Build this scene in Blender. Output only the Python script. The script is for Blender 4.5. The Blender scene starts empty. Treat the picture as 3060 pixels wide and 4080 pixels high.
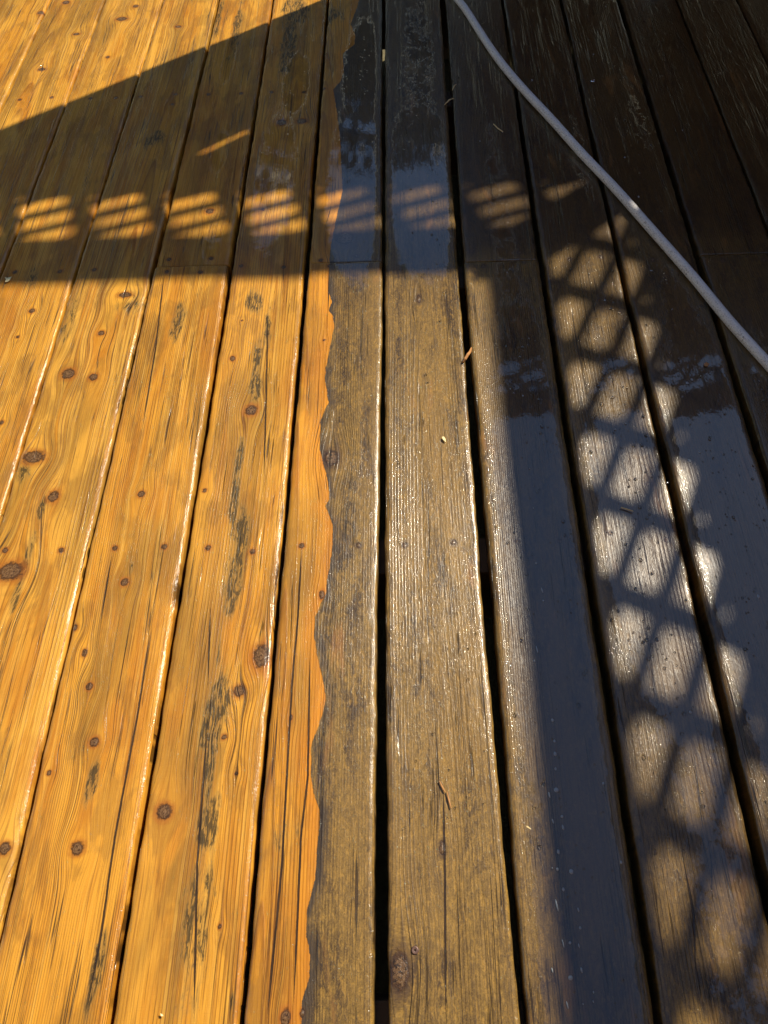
import bpy, bmesh, math, random
import numpy as np
from mathutils import Vector, Matrix

# ------------------------------------------------------------------ camera, sky, sun, exposure
S = bpy.context.scene
COL = S.collection
H = 0.985                                   # camera height over the deck, metres
FPX = 2947.0                                # focal length in pixels of the 3060 x 4080 photograph
AX = np.array([0.99935058, 0.01836745, -0.03100091])   # deck axes seen in camera space (right, up, forward)
AY = np.array([0.0, 0.86033367, 0.50973127])
AZ = np.array([-0.03603359, 0.50940024, -0.85977496])

cd = bpy.data.cameras.new('camera')
cam = bpy.data.objects.new('camera', cd)
COL.objects.link(cam)
cd.sensor_fit = 'HORIZONTAL'; cd.sensor_width = 36.0; cd.lens = 36.0 * FPX / 3060.0
cd.clip_start = 0.02; cd.clip_end = 500
R = Matrix(((AX[0], AX[1], -AX[2]), (AY[0], AY[1], -AY[2]), (AZ[0], AZ[1], -AZ[2])))
cam.matrix_world = Matrix.Translation((0, 0, H)) @ R.to_4x4()
S.camera = cam
S.render.resolution_x = 768; S.render.resolution_y = 1024

SUN_EL = math.radians(45.2); SUN_AZ = math.radians(51.5)   # azimuth from +Y towards +X
W = bpy.data.worlds.new('World'); S.world = W; W.use_nodes = True
wn = W.node_tree.nodes; wl = W.node_tree.links; wn.clear()
sky = wn.new('ShaderNodeTexSky'); sky.sky_type = 'NISHITA'; sky.sun_disc = False
sky.sun_elevation = SUN_EL; sky.sun_rotation = SUN_AZ
sky.air_density = 1.0; sky.dust_density = 0.1; sky.ozone_density = 2.2
bg = wn.new('ShaderNodeBackground'); bg.inputs['Strength'].default_value = 0.115
wo = wn.new('ShaderNodeOutputWorld')
wl.new(sky.outputs[0], bg.inputs[0]); wl.new(bg.outputs[0], wo.inputs[0])
sl = bpy.data.lights.new('sun', 'SUN'); sl.energy = 5.0; sl.angle = math.radians(0.53); sl.color = (1.0, 0.90, 0.72)
so = bpy.data.objects.new('sun', sl); COL.objects.link(so)
sd = Vector((math.sin(SUN_AZ) * math.cos(SUN_EL), math.cos(SUN_AZ) * math.cos(SUN_EL), math.sin(SUN_EL)))
so.rotation_euler = sd.to_track_quat('Z', 'Y').to_euler(); so.location = (3, 3, 6)
S.view_settings.view_transform = 'Standard'; S.view_settings.look = 'None'
S.view_settings.exposure = 0.56; S.view_settings.gamma = 1.0; S.view_settings.use_curve_mapping = False
S.render.engine = 'CYCLES'

# ------------------------------------------------------------------ helpers
rng = np.random.default_rng(7); random.seed(7)

def P(px, py, z=0.0):
    """point of the deck (height z) that the photograph shows at full-size pixel px, py"""
    r = np.array([px - 1530.0, 2040.0 - py, FPX])
    w = np.array([r @ AX, r @ AY, r @ AZ])
    w = w * (-(H - z) / w[2])
    return float(w[0]), float(w[1])

def tag(o, label=None, cat=None, group=None, kind=None):
    if label: o['label'] = label
    if cat: o['category'] = cat
    if group: o['group'] = group
    if kind: o['kind'] = kind
    return o

def empty(name, loc=(0, 0, 0)):
    o = bpy.data.objects.new(name, None); COL.objects.link(o); o.location = loc
    o.empty_display_size = 0.1
    return o

def link(name, me, mat=None, parent=None):
    if mat and not me.materials: me.materials.append(mat)
    o = bpy.data.objects.new(name, me); COL.objects.link(o)
    if parent: o.parent = parent; o.matrix_parent_inverse = parent.matrix_basis.inverted()
    return o

def mesh(name, v, f, smooth=False):
    me = bpy.data.meshes.new(name)
    me.from_pydata([tuple(map(float, a)) for a in v], [], [tuple(a) for a in f])
    if smooth: me.polygons.foreach_set('use_smooth', [True] * len(me.polygons))
    me.update(); return me

class MB:
    def __init__(s): s.v = []; s.f = []
    def add(s, v, f):
        k = len(s.v); s.v += [tuple(a) for a in v]; s.f += [tuple(i + k for i in a) for a in f]
    def box(s, x0, x1, y0, y1, z0, z1):
        s.add([(x0,y0,z0),(x1,y0,z0),(x1,y1,z0),(x0,y1,z0),(x0,y0,z1),(x1,y0,z1),(x1,y1,z1),(x0,y1,z1)],
              [(0,3,2,1),(4,5,6,7),(0,1,5,4),(1,2,6,5),(2,3,7,6),(3,0,4,7)])
    def build(s, name, mat, parent=None, smooth=False, bevel=0):
        me = mesh(name, s.v, s.f, smooth)
        if bevel:
            bm = bmesh.new(); bm.from_mesh(me)
            bmesh.ops.bevel(bm, geom=list(bm.edges), offset=bevel, segments=2, affect='EDGES', profile=0.6)
            bm.to_mesh(me); bm.free()
        return link(name, me, mat, parent)

# ------------------------------------------------------------------ node helper
class NT:
    def __init__(s, name):
        s.m = bpy.data.materials.new(name); s.m.use_nodes = True
        s.n = s.m.node_tree.nodes; s.l = s.m.node_tree.links; s.n.clear()
        s.out = s.n.new('ShaderNodeOutputMaterial')
    def put(s, sock, v):
        if v is None: return
        if isinstance(v, bpy.types.NodeSocket): s.l.new(v, sock)
        else:
            if sock.type == 'RGBA' and len(v) == 3: v = (*v, 1)
            sock.default_value = v
    def math(s, op, a, b=None, c=None, clamp=False):
        n = s.n.new('ShaderNodeMath'); n.operation = op; n.use_clamp = clamp
        s.put(n.inputs[0], a); s.put(n.inputs[1], b); s.put(n.inputs[2], c); return n.outputs[0]
    def add(s, a, b): return s.math('ADD', a, b)
    def sub(s, a, b): return s.math('SUBTRACT', a, b)
    def mul(s, a, b): return s.math('MULTIPLY', a, b)
    def mx(s, a, b): return s.math('MAXIMUM', a, b)
    def step(s, x, lo, hi, a=0.0, b=1.0):
        n = s.n.new('ShaderNodeMapRange'); n.interpolation_type = 'SMOOTHSTEP'
        s.put(n.inputs[0], x); n.inputs[1].default_value = lo; n.inputs[2].default_value = hi
        n.inputs[3].default_value = a; n.inputs[4].default_value = b; return n.outputs[0]
    def lin(s, x, lo, hi, a=0.0, b=1.0):
        n = s.n.new('ShaderNodeMapRange'); s.put(n.inputs[0], x)
        n.inputs[1].default_value = lo; n.inputs[2].default_value = hi
        n.inputs[3].default_value = a; n.inputs[4].default_value = b; return n.outputs[0]
    def mix(s, f, a, b, mode='MIX'):
        n = s.n.new('ShaderNodeMix'); n.data_type = 'RGBA'; n.blend_type = mode; n.clamp_factor = True
        s.put(n.inputs[0], f); s.put(n.inputs[6], a); s.put(n.inputs[7], b); return n.outputs[2]
    def attr(s, name):
        n = s.n.new('ShaderNodeAttribute'); n.attribute_name = name; return n.outputs['Vector']
    def sep(s, v):
        n = s.n.new('ShaderNodeSeparateXYZ'); s.put(n.inputs[0], v); return n.outputs[0], n.outputs[1], n.outputs[2]
    def comb(s, x, y, z):
        n = s.n.new('ShaderNodeCombineXYZ'); s.put(n.inputs[0], x); s.put(n.inputs[1], y); s.put(n.inputs[2], z); return n.outputs[0]
    def noise(s, v, scale, detail=2.0, rough=0.5, dist=0.0):
        n = s.n.new('ShaderNodeTexNoise'); s.put(n.inputs['Vector'], v); n.inputs['Scale'].default_value = scale
        n.inputs['Detail'].default_value = detail; n.inputs['Roughness'].default_value = rough
        n.inputs['Distortion'].default_value = dist; return n.outputs[0]
    def voro(s, v, scale, feature='F1', rnd=1.0):
        n = s.n.new('ShaderNodeTexVoronoi'); n.feature = feature; s.put(n.inputs['Vector'], v)
        n.inputs['Scale'].default_value = scale; n.inputs['Randomness'].default_value = rnd; return n.outputs[0]
    def bump(s, h, dist, strength=1.0, normal=None):
        n = s.n.new('ShaderNodeBump'); n.inputs['Distance'].default_value = dist
        s.put(n.inputs['Strength'], strength); s.put(n.inputs['Height'], h)
        if normal is not None: s.l.new(normal, n.inputs['Normal'])
        return n.outputs[0]
    def bsdf(s, **k):
        n = s.n.new('ShaderNodeBsdfPrincipled')
        for a, b in k.items(): s.put(n.inputs[a.replace('_', ' ')], b)
        s.l.new(n.outputs[0], s.out.inputs[0]); return n

def plain(name, col, rough=0.6, var=0.25, scale=60, metal=0.0, coat=0.0, bump=0.0):
    t = NT(name); tc = t.n.new('ShaderNodeTexCoord').outputs['Object']
    nz = t.noise(tc, scale, 4, 0.6)
    c = t.mix(nz, tuple(x * (1 - var) for x in col), tuple(min(1, x * (1 + var)) for x in col))
    k = dict(Base_Color=c, Roughness=rough, Metallic=metal, Coat_Weight=coat, Coat_Roughness=0.08)
    if bump: k['Normal'] = t.bump(nz, bump)
    t.bsdf(**k); return t.m

# ------------------------------------------------------------------ the wet decking wood
def wood_material():
    t = NT('wet_decking_wood')
    r, gx, y = t.sep(t.attr('grain'))
    clean_sd, kd, stain = t.sep(t.attr('marks'))
    c1, c2, c3 = t.sep(t.attr('cracks'))
    wet, pool, seed = t.sep(t.attr('wet'))
    tone, soak_shade, pitch = t.sep(t.attr('tone'))
    sz = t.mul(seed, 13.7)
    Vi = t.comb(gx, y, sz)                                # isotropic in board space
    def stretch(sx, sy): return t.comb(t.mul(gx, sx), t.mul(y, sy), sz)
    # growth rings
    wob = t.noise(stretch(9, 0.8), 1.0, 1, 0.45)
    ph = t.add(t.math('DIVIDE', r, t.mul(pitch, 0.82)), t.mul(wob, 2.0))
    fr = t.math('FRACT', ph)
    late = t.mul(t.step(fr, 0.58, 0.92), t.step(fr, 0.93, 1.0, 1.0, 0.0))
    lstr = t.noise(stretch(30, 1.2), 1.0, 2, 0.5)
    edgem = t.mul(t.step(wet, 1.15, 1.9), t.step(t.noise(t.comb(t.mul(gx, 60), t.mul(y, 14), sz), 1.0, 4, 0.7), 0.36, 0.62, 0.25, 1.0)); wet = t.math('MINIMUM', wet, 1.0)
    late = t.mul(late, t.step(lstr, 0.35, 0.65, 0.12, 1.0))
    fib = t.noise(stretch(520, 9), 1.0, 3, 0.65)
    fib2 = t.noise(stretch(1400, 60), 1.0, 2, 0.6)
    ray = t.noise(stretch(90, 900), 1.0, 2, 0.6)
    broad = t.noise(stretch(22, 4.5), 1.0, 4, 0.6, 0.6)
    broad2 = t.noise(stretch(9, 2.2), 1.0, 3, 0.55, 0.8)
    # ---- cleaned wood
    early = t.mix(tone, (0.58, 0.255, 0.018), (0.61, 0.315, 0.042))
    early = t.mix(t.step(broad, 0.42, 0.66), early, (0.43, 0.165, 0.012))
    early = t.mix(t.mul(t.step(broad2, 0.46, 0.66), 0.85), early, (0.255, 0.130, 0.018))
    band = t.noise(t.comb(t.mul(t.math('FLOOR', ph), 0.73), t.mul(y, 0.6), sz), 1.0, 1, 0.5)
    early = t.mix(t.mul(t.step(band, 0.50, 0.70), 0.55), early, (0.48, 0.200, 0.014))
    early = t.mix(t.mul(t.step(band, 0.48, 0.30), 0.35), early, (0.70, 0.40, 0.075))
    damp = t.noise(stretch(26, 9), 1.0, 5, 0.6, 0.4)
    early = t.mix(t.mul(t.step(damp, 0.50, 0.60), 0.42), early, (0.200, 0.098, 0.016))
    cw = t.mix(t.mul(late, 0.62), early, (0.140, 0.045, 0.008))
    hl = t.mul(t.step(t.math('ABSOLUTE', t.sub(t.noise(stretch(210, 1.3), 1.0, 1, 0.4), 0.5)), 0.022, 0.004), t.step(t.noise(stretch(60, 3), 1.0, 2, 0.5), 0.42, 0.6))
    cw = t.mix(t.mul(hl, 0.78), cw, (0.110, 0.038, 0.006))
    cw = t.mix(t.mul(t.step(fib, 0.48, 0.70), 0.60), cw, (0.17, 0.065, 0.011))
    cw = t.mix(t.mul(t.step(fib2, 0.50, 0.85), 0.35), cw, (0.72, 0.38, 0.06))
    cw = t.mix(t.mul(t.step(ray, 0.56, 0.8), 0.22), cw, (0.22, 0.09, 0.018))
    # ---- weathered wood
    m1 = t.noise(stretch(42, 12), 1.0, 6, 0.68, 0.5)
    m2 = t.noise(stretch(260, 95), 1.0, 3, 0.6, 0.8)
    m3 = t.noise(stretch(16, 3.0), 1.0, 3, 0.6, 0.3)
    olive = t.mix(m3, (0.258, 0.146, 0.034), (0.180, 0.114, 0.030))
    ww = t.mix(t.mul(late, 0.55), olive, (0.070, 0.040, 0.014))
    dirt = t.add(t.mul(t.step(m1, 0.43, 0.66), 0.70), t.mul(t.step(m2, 0.47, 0.62), 0.34))
    dirt = t.mul(dirt, t.step(m3, 0.34, 0.60, 0.30, 1.15))
    ww = t.mix(dirt, ww, (0.044, 0.027, 0.014))
    ww = t.mix(t.mul(t.step(m2, 0.47, 0.34), 0.42), ww, (0.40, 0.225, 0.045))
    ww = t.mix(t.mul(t.step(fib, 0.48, 0.70), 0.68), ww, (0.080, 0.050, 0.024))
    m4 = t.noise(Vi, 620, 3, 0.7)
    ww = t.mix(t.step(m4, 0.54, 0.66, 0.0, 0.55), ww, (0.05, 0.03, 0.013))
    ww = t.mix(t.step(m4, 0.44, 0.34, 0.0, 0.35), ww, (0.38, 0.235, 0.055))
    ww = t.mix(t.mul(soak_shade, 0.74), ww, (0.026, 0.014, 0.007))  # painted shade and pool wetting darken the weathered wood
    ww = t.mix(t.mul(t.step(broad, 0.60, 0.75), 0.5), ww, (0.30, 0.135, 0.035))
    # ---- the border of the cleaned strip
    jag = t.mul(t.sub(t.noise(t.comb(t.mul(gx, 1.0), y, sz), 260, 3, 0.7), 0.5), 0.0026)
    jag2 = t.mul(t.sub(t.noise(t.comb(gx, y, sz), 60, 2, 0.5), 0.5), 0.004)
    csd = t.add(t.add(clean_sd, jag), jag2)
    cm = t.step(csd, -0.0006, 0.0006)
    cw = t.mix(t.mul(t.mul(t.step(csd, 0.030, 0.002), cm), 0.42), cw, (0.60, 0.210, 0.014))
    ww = t.mix(t.mul(t.step(csd, -0.020, 0.0), t.step(m1, 0.36, 0.58)), ww, (0.055, 0.040, 0.026))
    col = t.mix(cm, ww, cw)
    # ---- mildew left on the cleaned wood
    sm_ = t.add(stain, t.mul(t.sub(t.noise(stretch(75, 22), 1.0, 4, 0.7, 0.5), 0.5), 2.0))
    st = t.mul(t.step(sm_, 0.30, 0.62), t.step(t.noise(stretch(300, 45), 1.0, 5, 0.72, 0.6), 0.44, 0.53))
    stain = t.mul(t.step(stain, 0.02, 0.2), sm_)
    col = t.mix(t.mul(t.step(stain, 0.08, 0.5), 0.42), col, (0.24, 0.155, 0.045))
    col = t.mix(t.mul(st, 0.88), col, (0.040, 0.028, 0.010))
    # ---- knots
    Vp = t.n.new('ShaderNodeTexCoord').outputs['Object']
    kn = t.add(kd, t.mul(t.sub(t.noise(Vp, 170, 4, 0.7), 0.5), 1.0))
    halo = t.step(kn, 1.9, 1.0)
    col = t.mix(t.mul(halo, 0.65), col, t.mix(cm, (0.07, 0.04, 0.02), (0.30, 0.095, 0.012)))
    kin = t.step(kn, 1.18, 0.78)
    kr = t.math('FRACT', t.mul(kn, 2.9))
    kc = t.mix(t.mul(kr, t.step(kn, 1.0, 0.3, 0.3, 1.0)), (0.080, 0.042, 0.018), (0.190, 0.112, 0.055))
    kc = t.mix(t.step(kn, 0.62, 0.85), kc, (0.040, 0.018, 0.008))
    kc = t.mix(t.step(t.noise(Vp, 300, 4, 0.75), 0.50, 0.60), kc, (0.014, 0.008, 0.005))
    col = t.mix(t.mul(kin, 0.90), col, kc)
    # ---- drying checks and splits
    wn_ = t.mul(t.sub(t.noise(t.comb(t.mul(gx, 40), t.mul(y, 60), sz), 1.0, 4, 0.7), 0.5), 1.2)
    cr = None
    for c in (c1, c2, c3):
        k = t.step(t.math('ABSOLUTE', t.add(c, wn_)), 1.15, 0.7)
        cr = k if cr is None else t.mx(cr, k)
    n1 = t.noise(stretch(95, 1.1), 1.0, 2, 0.45)
    n2 = t.noise(stretch(60, 6), 1.0, 2, 0.5)
    ch = t.mul(t.step(t.math('ABSOLUTE', t.sub(n1, 0.5)), 0.013, 0.004), t.step(n2, 0.50, 0.60))
    n3 = t.noise(stretch(150, 1.7), 1.0, 2, 0.45)
    n4 = t.noise(stretch(70, 5), 1.0, 2, 0.5)
    ch = t.mx(ch, t.mul(t.step(t.math('ABSOLUTE', t.sub(n3, 0.47)), 0.012, 0.003), t.step(n4, 0.52, 0.62)))
    ch = t.mul(ch, 0.8)
    crk = t.mx(cr, ch)
    col = t.mix(t.mul(crk, 0.93), col, (0.020, 0.010, 0.005))
    # ---- relief
    h = t.mul(late, 0.30)
    h = t.add(h, t.mul(fib, 0.30)); h = t.add(h, t.mul(fib2, 0.14)); h = t.add(h, t.mul(m2, t.mul(t.sub(1.0, cm), 0.35)))
    h = t.add(h, t.mul(ray, 0.05))
    h = t.sub(h, t.mul(crk, 1.6)); h = t.sub(h, t.mul(t.mul(kin, kr), 0.35))
    rel = t.bump(h, 0.0011)
    # ---- water film: level over the pools, following the grain and beading elsewhere
    poolf = t.add(pool, t.mul(t.sub(t.noise(t.comb(gx, t.mul(y, 0.7), sz), 42, 6, 0.78), 0.5), 1.15))
    pm = t.step(poolf, 0.46, 0.58)
    bead = t.voro(Vi, 300, 'F1'); bead = t.step(bead, 0.50, 0.0)
    beadm = t.step(t.noise(Vi, 130, 2, 0.6), 0.50, 0.66)
    or_ = t.noise(t.comb(t.mul(gx, 260), t.mul(y, 170), sz), 1.0, 3, 0.6)
    hw = t.add(t.mul(or_, 0.60), t.mul(t.mul(bead, beadm), 0.5))
    hw = t.add(hw, t.mul(h, 0.85))
    hw = t.add(hw, t.mul(t.noise(t.comb(t.mul(gx, 900), t.mul(y, 520), sz), 1.0, 2, 0.6), 0.30))
    hw = t.mul(hw, t.sub(1.0, t.mul(pm, 0.995)))
    hw = t.add(hw, t.mul(pm, 0.35))
    hw = t.add(hw, t.mul(t.noise(t.comb(t.mul(gx, 45), t.mul(y, 18), sz), 1.0, 1, 0.4), 0.07))
    hw = t.add(hw, t.mul(t.noise(t.comb(t.mul(gx, 160), t.mul(y, 110), sz), 1.0, 2, 0.5), 0.035))
    dr = t.step(t.voro(Vp, 115, 'F1'), 0.20, 0.05)
    hw = t.add(hw, t.mul(t.mul(dr, t.step(t.noise(Vp, 30, 2, 0.5), 0.50, 0.60)), 0.55))
    cn = t.bump(hw, 0.0010)
    wm = t.mul(wet, t.step(t.noise(Vi, 16, 4, 0.65), 0.22, 0.52, 0.45, 1.0))
    coat = t.mx(t.mx(t.mul(wm, t.lin(cm, 0, 1, 0.50, 0.42)), pm), edgem)
    crg = t.mx(t.lin(pm, 0, 1, 0.09, 0.025), t.mul(edgem, 0.24))
    t.bsdf(Base_Color=col, Roughness=t.lin(cm, 0, 1, 0.32, 0.50), Specular_IOR_Level=t.lin(cm, 0, 1, 0.34, 0.20), Normal=rel,
           Coat_Weight=coat, Coat_Roughness=crg, Coat_IOR=1.58, Coat_Normal=cn)
    return t.m
WOOD = wood_material()

MAT = dict(
    fence=plain('fence_wood', (0.16, 0.085, 0.045), 0.75, 0.35, 25),
    joist=plain('joist_wood', (0.09, 0.055, 0.03), 0.85, 0.4, 30),
    soil=plain('garden_soil', (0.12, 0.10, 0.045), 0.95, 0.5, 30, bump=0.01),
    bounce_tan=plain('bounce_siding', (0.27, 0.165, 0.08), 0.8, 0.2, 20),  # tan for the added blocker, bounces warm light
    leaf=plain('hedge_leaf', (0.050, 0.050, 0.018), 0.6, 0.5, 3),
    bark=plain('bark', (0.09, 0.06, 0.04), 0.9, 0.3, 30),
)

# ------------------------------------------------------------------ where the gaps between the boards run
k_ = 1530 / 1659.0
def zx(x, right=False): return x * k_ + (1530 if right else 0)
rows = [(60, {-6: (183, 188), -5: (423, 428), -4: (679, 685), -3: (921, 931), -2: (1163, 1172), -1: (1406, 1416), 0: (1650, 1664)},
             {1: (248, 271), 2: (518, 529), 3: (777, 787), 4: (1028, 1046), 5: (1290, 1297), 6: (1557, 1564)}),
        (1180, {-4: (288, 297), -3: (627, 640), -2: (966, 985), -1: (1303, 1325), 0: (1652, 1663)},
               {1: (329, 357), 2: (690, 713), 3: (1042, 1063), 4: (1396, 1420)}),
        (2520, {-3: (291, 308), -2: (737, 754), -1: (1181, 1199), 0: (1628, 1665)},
               {1: (437, 484), 2: (908, 944), 3: (1372, 1414)}),
        (4020, {-2: (466, 490), -1: (1033, 1062), 0: (1614, 1680)},
               {1: (583, 614), 2: (1158, 1198)})]
gap = {}
for py, L, Rr in rows:
    for d, rt in ((L, False), (Rr, True)):
        for g, (a, b) in d.items():
            xa, ya = P(zx(a, rt), py); xb, yb = P(zx(b, rt), py)
            gap.setdefault(g, []).append((ya, xa, xb))
for g in gap: gap[g].sort()
xs0 = gap[-6][0]; xs1 = gap[6][0]
for i in range(1, 10):
    gap[-6 - i] = [(1.0, xs0[1] - 0.152 * i, xs0[2] - 0.152 * i + 0.002)]
    gap[6 + i] = [(1.0, xs1[1] + 0.150 * i, xs1[2] + 0.150 * i + 0.002)]
def edge(g, side, y):
    a = np.array(gap[g]); return np.interp(y, a[:, 0], a[:, 1 + side])

# ------------------------------------------------------------------ marks read off the photograph (full-size pixels)
s_ = k_
KN = []                                    # knots: x, y, radius across, radius along (metres)
def knots(ox, oy, lst):
    for q in lst:
        x, y = P(ox + q[0] * s_, oy + q[1] * s_)
        m = 1.0 / ((228 + 0.0777 * (oy + q[1] * s_)) / 0.1515)
        ra = q[2] * s_ * m; rb = (q[3] if len(q) > 3 else q[2]) * s_ * m
        KN.append((x, y, ra, rb))
knots(0, 1000, [(540,190,30,16),(137,257,14),(75,370,9),(295,530,30,30),(403,545,20),(437,355,15),(145,890,48,34),(230,1060,24,30),
  (612,1053,17),(1083,685,28),(1045,298,6),(1003,462,12,16),(5,740,12),(883,1033,11),(1401,390,7),(1432,900,34,44)])
knots(0, 2000, [(45,300,55,45),(540,350,19),(325,545,16),(368,655,13,18),(390,800,17),(410,1040,22),(1128,665,36,55),
  (1032,815,26),(967,1015,13),(1020,1172,9),(1390,405,12,22),(1258,935,8,16)])
knots(0, 2980, [(215,110,12),(708,275,34),(337,435,29),(20,435,26),(948,770,9,13),(1235,1165,22,36),(1308,1145,12,18)])
knots(1530, 2980, [(68,965,42,75),(252,435,14,30),(262,1120,6)])
knots(0, 0, [(905,908,18),(1135,903,8),(1490,1025,42),(285,10,16),(175,55,14),(330,147,15,10),(525,80,24,16),(770,115,15,10),
  (180,300,16,12),(1303,520,22,18),(1215,525,20,22),(465,245,10),(745,450,9),(585,25,12)])
knots(1530, 1000, [(1140,1005,11),(150,205,9,26)])

ST = []                                    # mildew stains: x, y, rx, ry, strength
def stains(ox, oy, lst):
    for q in lst:
        x, y = P(ox + q[0] * s_, oy + q[1] * s_)
        m = 1.0 / ((228 + 0.0777 * (oy + q[1] * s_)) / 0.1515)
        # foreshortening along the boards
        py = oy + q[1] * s_
        ym = abs(P(1530, py - 20)[1] - P(1530, py + 20)[1]) / 40
        ST.append((x, y, q[2] * s_ * m, q[3] * s_ * ym, q[4] if len(q) > 4 else 1.0))
stains(0, 1000, [(1100,215,34,44,1.2),(770,320,30,80,.8),(1155,330,18,70,.9),(1105,520,20,130,1),(1020,1000,20,190,1.1),(1115,590,12,40),
  (560,230,60,60,.5),(180,1110,25,60,.9),(100,960,30,60,.7),(300,300,30,120,.5),(140,110,40,60,.5)])
stains(0, 2000, [(1045,130,28,130,1.2),(1010,330,34,130,1.4),(985,450,22,40,.9),(945,640,10,90,.8),(950,860,40,120,1.4),(905,960,34,110,1.4),
  (900,1130,16,120,1.1),(100,300,16,180,.8),(70,700,20,120,.3),(570,290,8,30,.8)])
stains(0, 2980, [(905,110,16,180,1.2),(900,330,44,120,1.2),(905,560,12,60,1.1),(835,640,12,110,1.1),(840,800,70,330,.55),(885,820,10,50,1),
  (400,150,30,90,.9),(420,960,26,160,1.2),(390,1080,16,80,1),(1000,1100,14,40,1),(1240,400,60,120,.35),(1210,520,40,60,.35)])
stains(0, 0, [(1280,40,50,60,1.1),(1250,180,40,160,.8),(1440,60,40,30,.9),(945,60,14,90,.8),(1025,110,20,120,.8),(680,600,50,40,.6)])

def wline(ox, oy, pts, s=None):
    s = s_ if s is None else s
    return np.array(sorted([P(ox + a * s, oy + b * s)[::-1] for a, b in pts]))   # rows (y, x)
# border between the cleaned and the weathered wood on the middle board
BORDER = np.array(sorted(
    [P(a * s_, 2980 + b * s_)[::-1] for a, b in [(1305,1130),(1312,1080),(1335,1000),(1343,900),(1325,800),(1325,700),(1345,640),(1365,560),
      (1370,450),(1385,300),(1382,270),(1362,220),(1345,120),(1345,20)]] +
    [P(a * s_, 2000 + b * s_)[::-1] for a, b in [(1350,1040),(1375,980),(1400,900),(1410,850),(1400,790),(1380,700),(1358,590),(1362,500),
      (1385,450),(1410,400),(1412,360),(1425,290),(1438,180),(1440,110),(1428,70),(1405,20)]] +
    [P(a * s_, 1000 + b * s_)[::-1] for a, b in [(1425,1080),(1420,1020),(1400,930),(1383,860),(1385,740),(1400,700),(1420,660),(1405,560),
      (1410,500),(1425,430),(1445,330),(1440,285),(1420,265),(1435,225),(1420,180),(1425,60)]] +
    [P(a * s_, b * s_)[::-1] for a, b in [(1425,1090),(1440,1000),(1480,820),(1470,600),(1455,480),(1440,385),(1470,350),(1485,310),(1480,230),
      (1530,190),(1535,150),(1515,100),(1545,20),(1550,0)]]))
CR = {                                                       # splits: rows (y, x, half width)
 (-1, 0): [wline(0, 0, [(1203,2184),(1188,2461),(1164,2738),(1144,3098),(1125,3441),(1070,4022),(1068,4080)], 1),
           wline(0, 0, [(1236,2627),(1227,3098),(1199,3349),(1180,3800),(1171,3995)], 1),
           wline(0, 0, [(1312,1060),(1308,1250)], 1)],
 (-2, -1): [wline(0, 0, [(822,2880),(818,2985),(784,3441),(770,4059)], 1), wline(0, 0, [(838,2400),(826,2750)], 1),
            wline(0, 0, [(1065,1250),(1062,1500),(1050,1900)], 1)],
 (-3, -2): [wline(0, 0, [(600,2516),(555,2821),(512,3060),(461,3330),(406,3718),(352,4010)], 1),
            wline(0, 0, [(655,1100),(620,1400),(570,1700)], 1), wline(0, 0, [(450,2200),(400,2500)], 1)],
 (0, 1): [wline(1530, 2980, [(255,150),(262,500),(265,900),(268,1190)]), wline(1530, 2980, [(110,200),(112,420)]), None],
 (2, 3): [wline(1530, 2980, [(1340,20),(1380,360)]), wline(1530, 2980, [(1285,430),(1340,720),(1350,1000)]), wline(1530, 2980, [(1415,440),(1420,680)])],
}

SCREWS = [(20,2193),(243,2192),(460,2187),(656,2181),(828,2181),(1005,2195),(1203,2178),(1429,2178),(1613,2171),(1807,2161),(2058,2161),(2432,2122),(2826,2176),(2230,2158),(2655,2150),
  (58,1083),(238,1080),(375,1075),(667,1087),(800,1089),(672,1030),(840,1025),(1277,1035),(1418,1018),(1315,1065),(1463,1068),(1589,1053),(1760,1056),(1925,1063),(2088,1046),(2393,1022),(2270,1030),(2600,1035),(1880,1000),(2070,1005),
  (2880,1040),(3042,1040),(960,1058),(1130,1062),
  (78,397),(360,390),(461,388),(206,388),(560,385),(700,375),(1082,364),(1211,364),(1290,352),(1450,350),(830,372),(960,368),(1590,345),(1982,326),(2120,318),(2362,320),(2634,299),(2870,293),(2490,306),(1830,335),(2790,296)]
SCR = [P(a, b) for a, b in SCREWS]

# ------------------------------------------------------------------ ground and deck frame
def sheet(name, x0, x1, y0, y1, z, mat, n=1):
    vs = []; fs = []
    for j in range(n + 1):
        for i in range(n + 1):
            vs.append((x0 + (x1 - x0) * i / n, y0 + (y1 - y0) * j / n, z))
    for j in range(n):
        for i in range(n):
            a = j * (n + 1) + i; fs.append((a, a + 1, a + n + 2, a + n + 1))
    return link(name, mesh(name, vs, fs), mat)
tag(sheet('ground', -150, 150, -150, 150, -0.42, MAT['soil'], 6), kind='structure')

deck = tag(empty('deck'), 'wet timber deck, orange where cleaned and dark grey brown where still weathered', None, kind='structure')
JY = [-1.31, -0.695, -0.08, 0.528, 1.145, 1.757, 2.37]
for jy in JY:
    if jy == 1.145: x0 = 1.145
    m = MB(); m.box(-2.2, 2.2, jy - 0.030, jy + 0.030, -0.225, -0.0415); m.build('joist', MAT['joist'], deck, bevel=0.003)
m = MB(); m.box(-2.2, 2.2, 2.60, 2.64, -0.24, -0.0415); m.build('rim_joist', MAT['joist'], deck)
xk = -2.2
for wk, sp in [(.139, 0)] * 15 + [(.052, .022), (.139, 0), (.139, 0), (.085, .05)] + [(.139, 0)] * 12:
    m = MB(); m.box(xk, xk + wk, 2.645, 2.662, -0.425, -0.08); m.build('added_skirt', MAT['joist'], deck); xk += wk + sp + .0005  # skirt added, slotted to narrow the sunlit glimpses through the deck gaps

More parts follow.
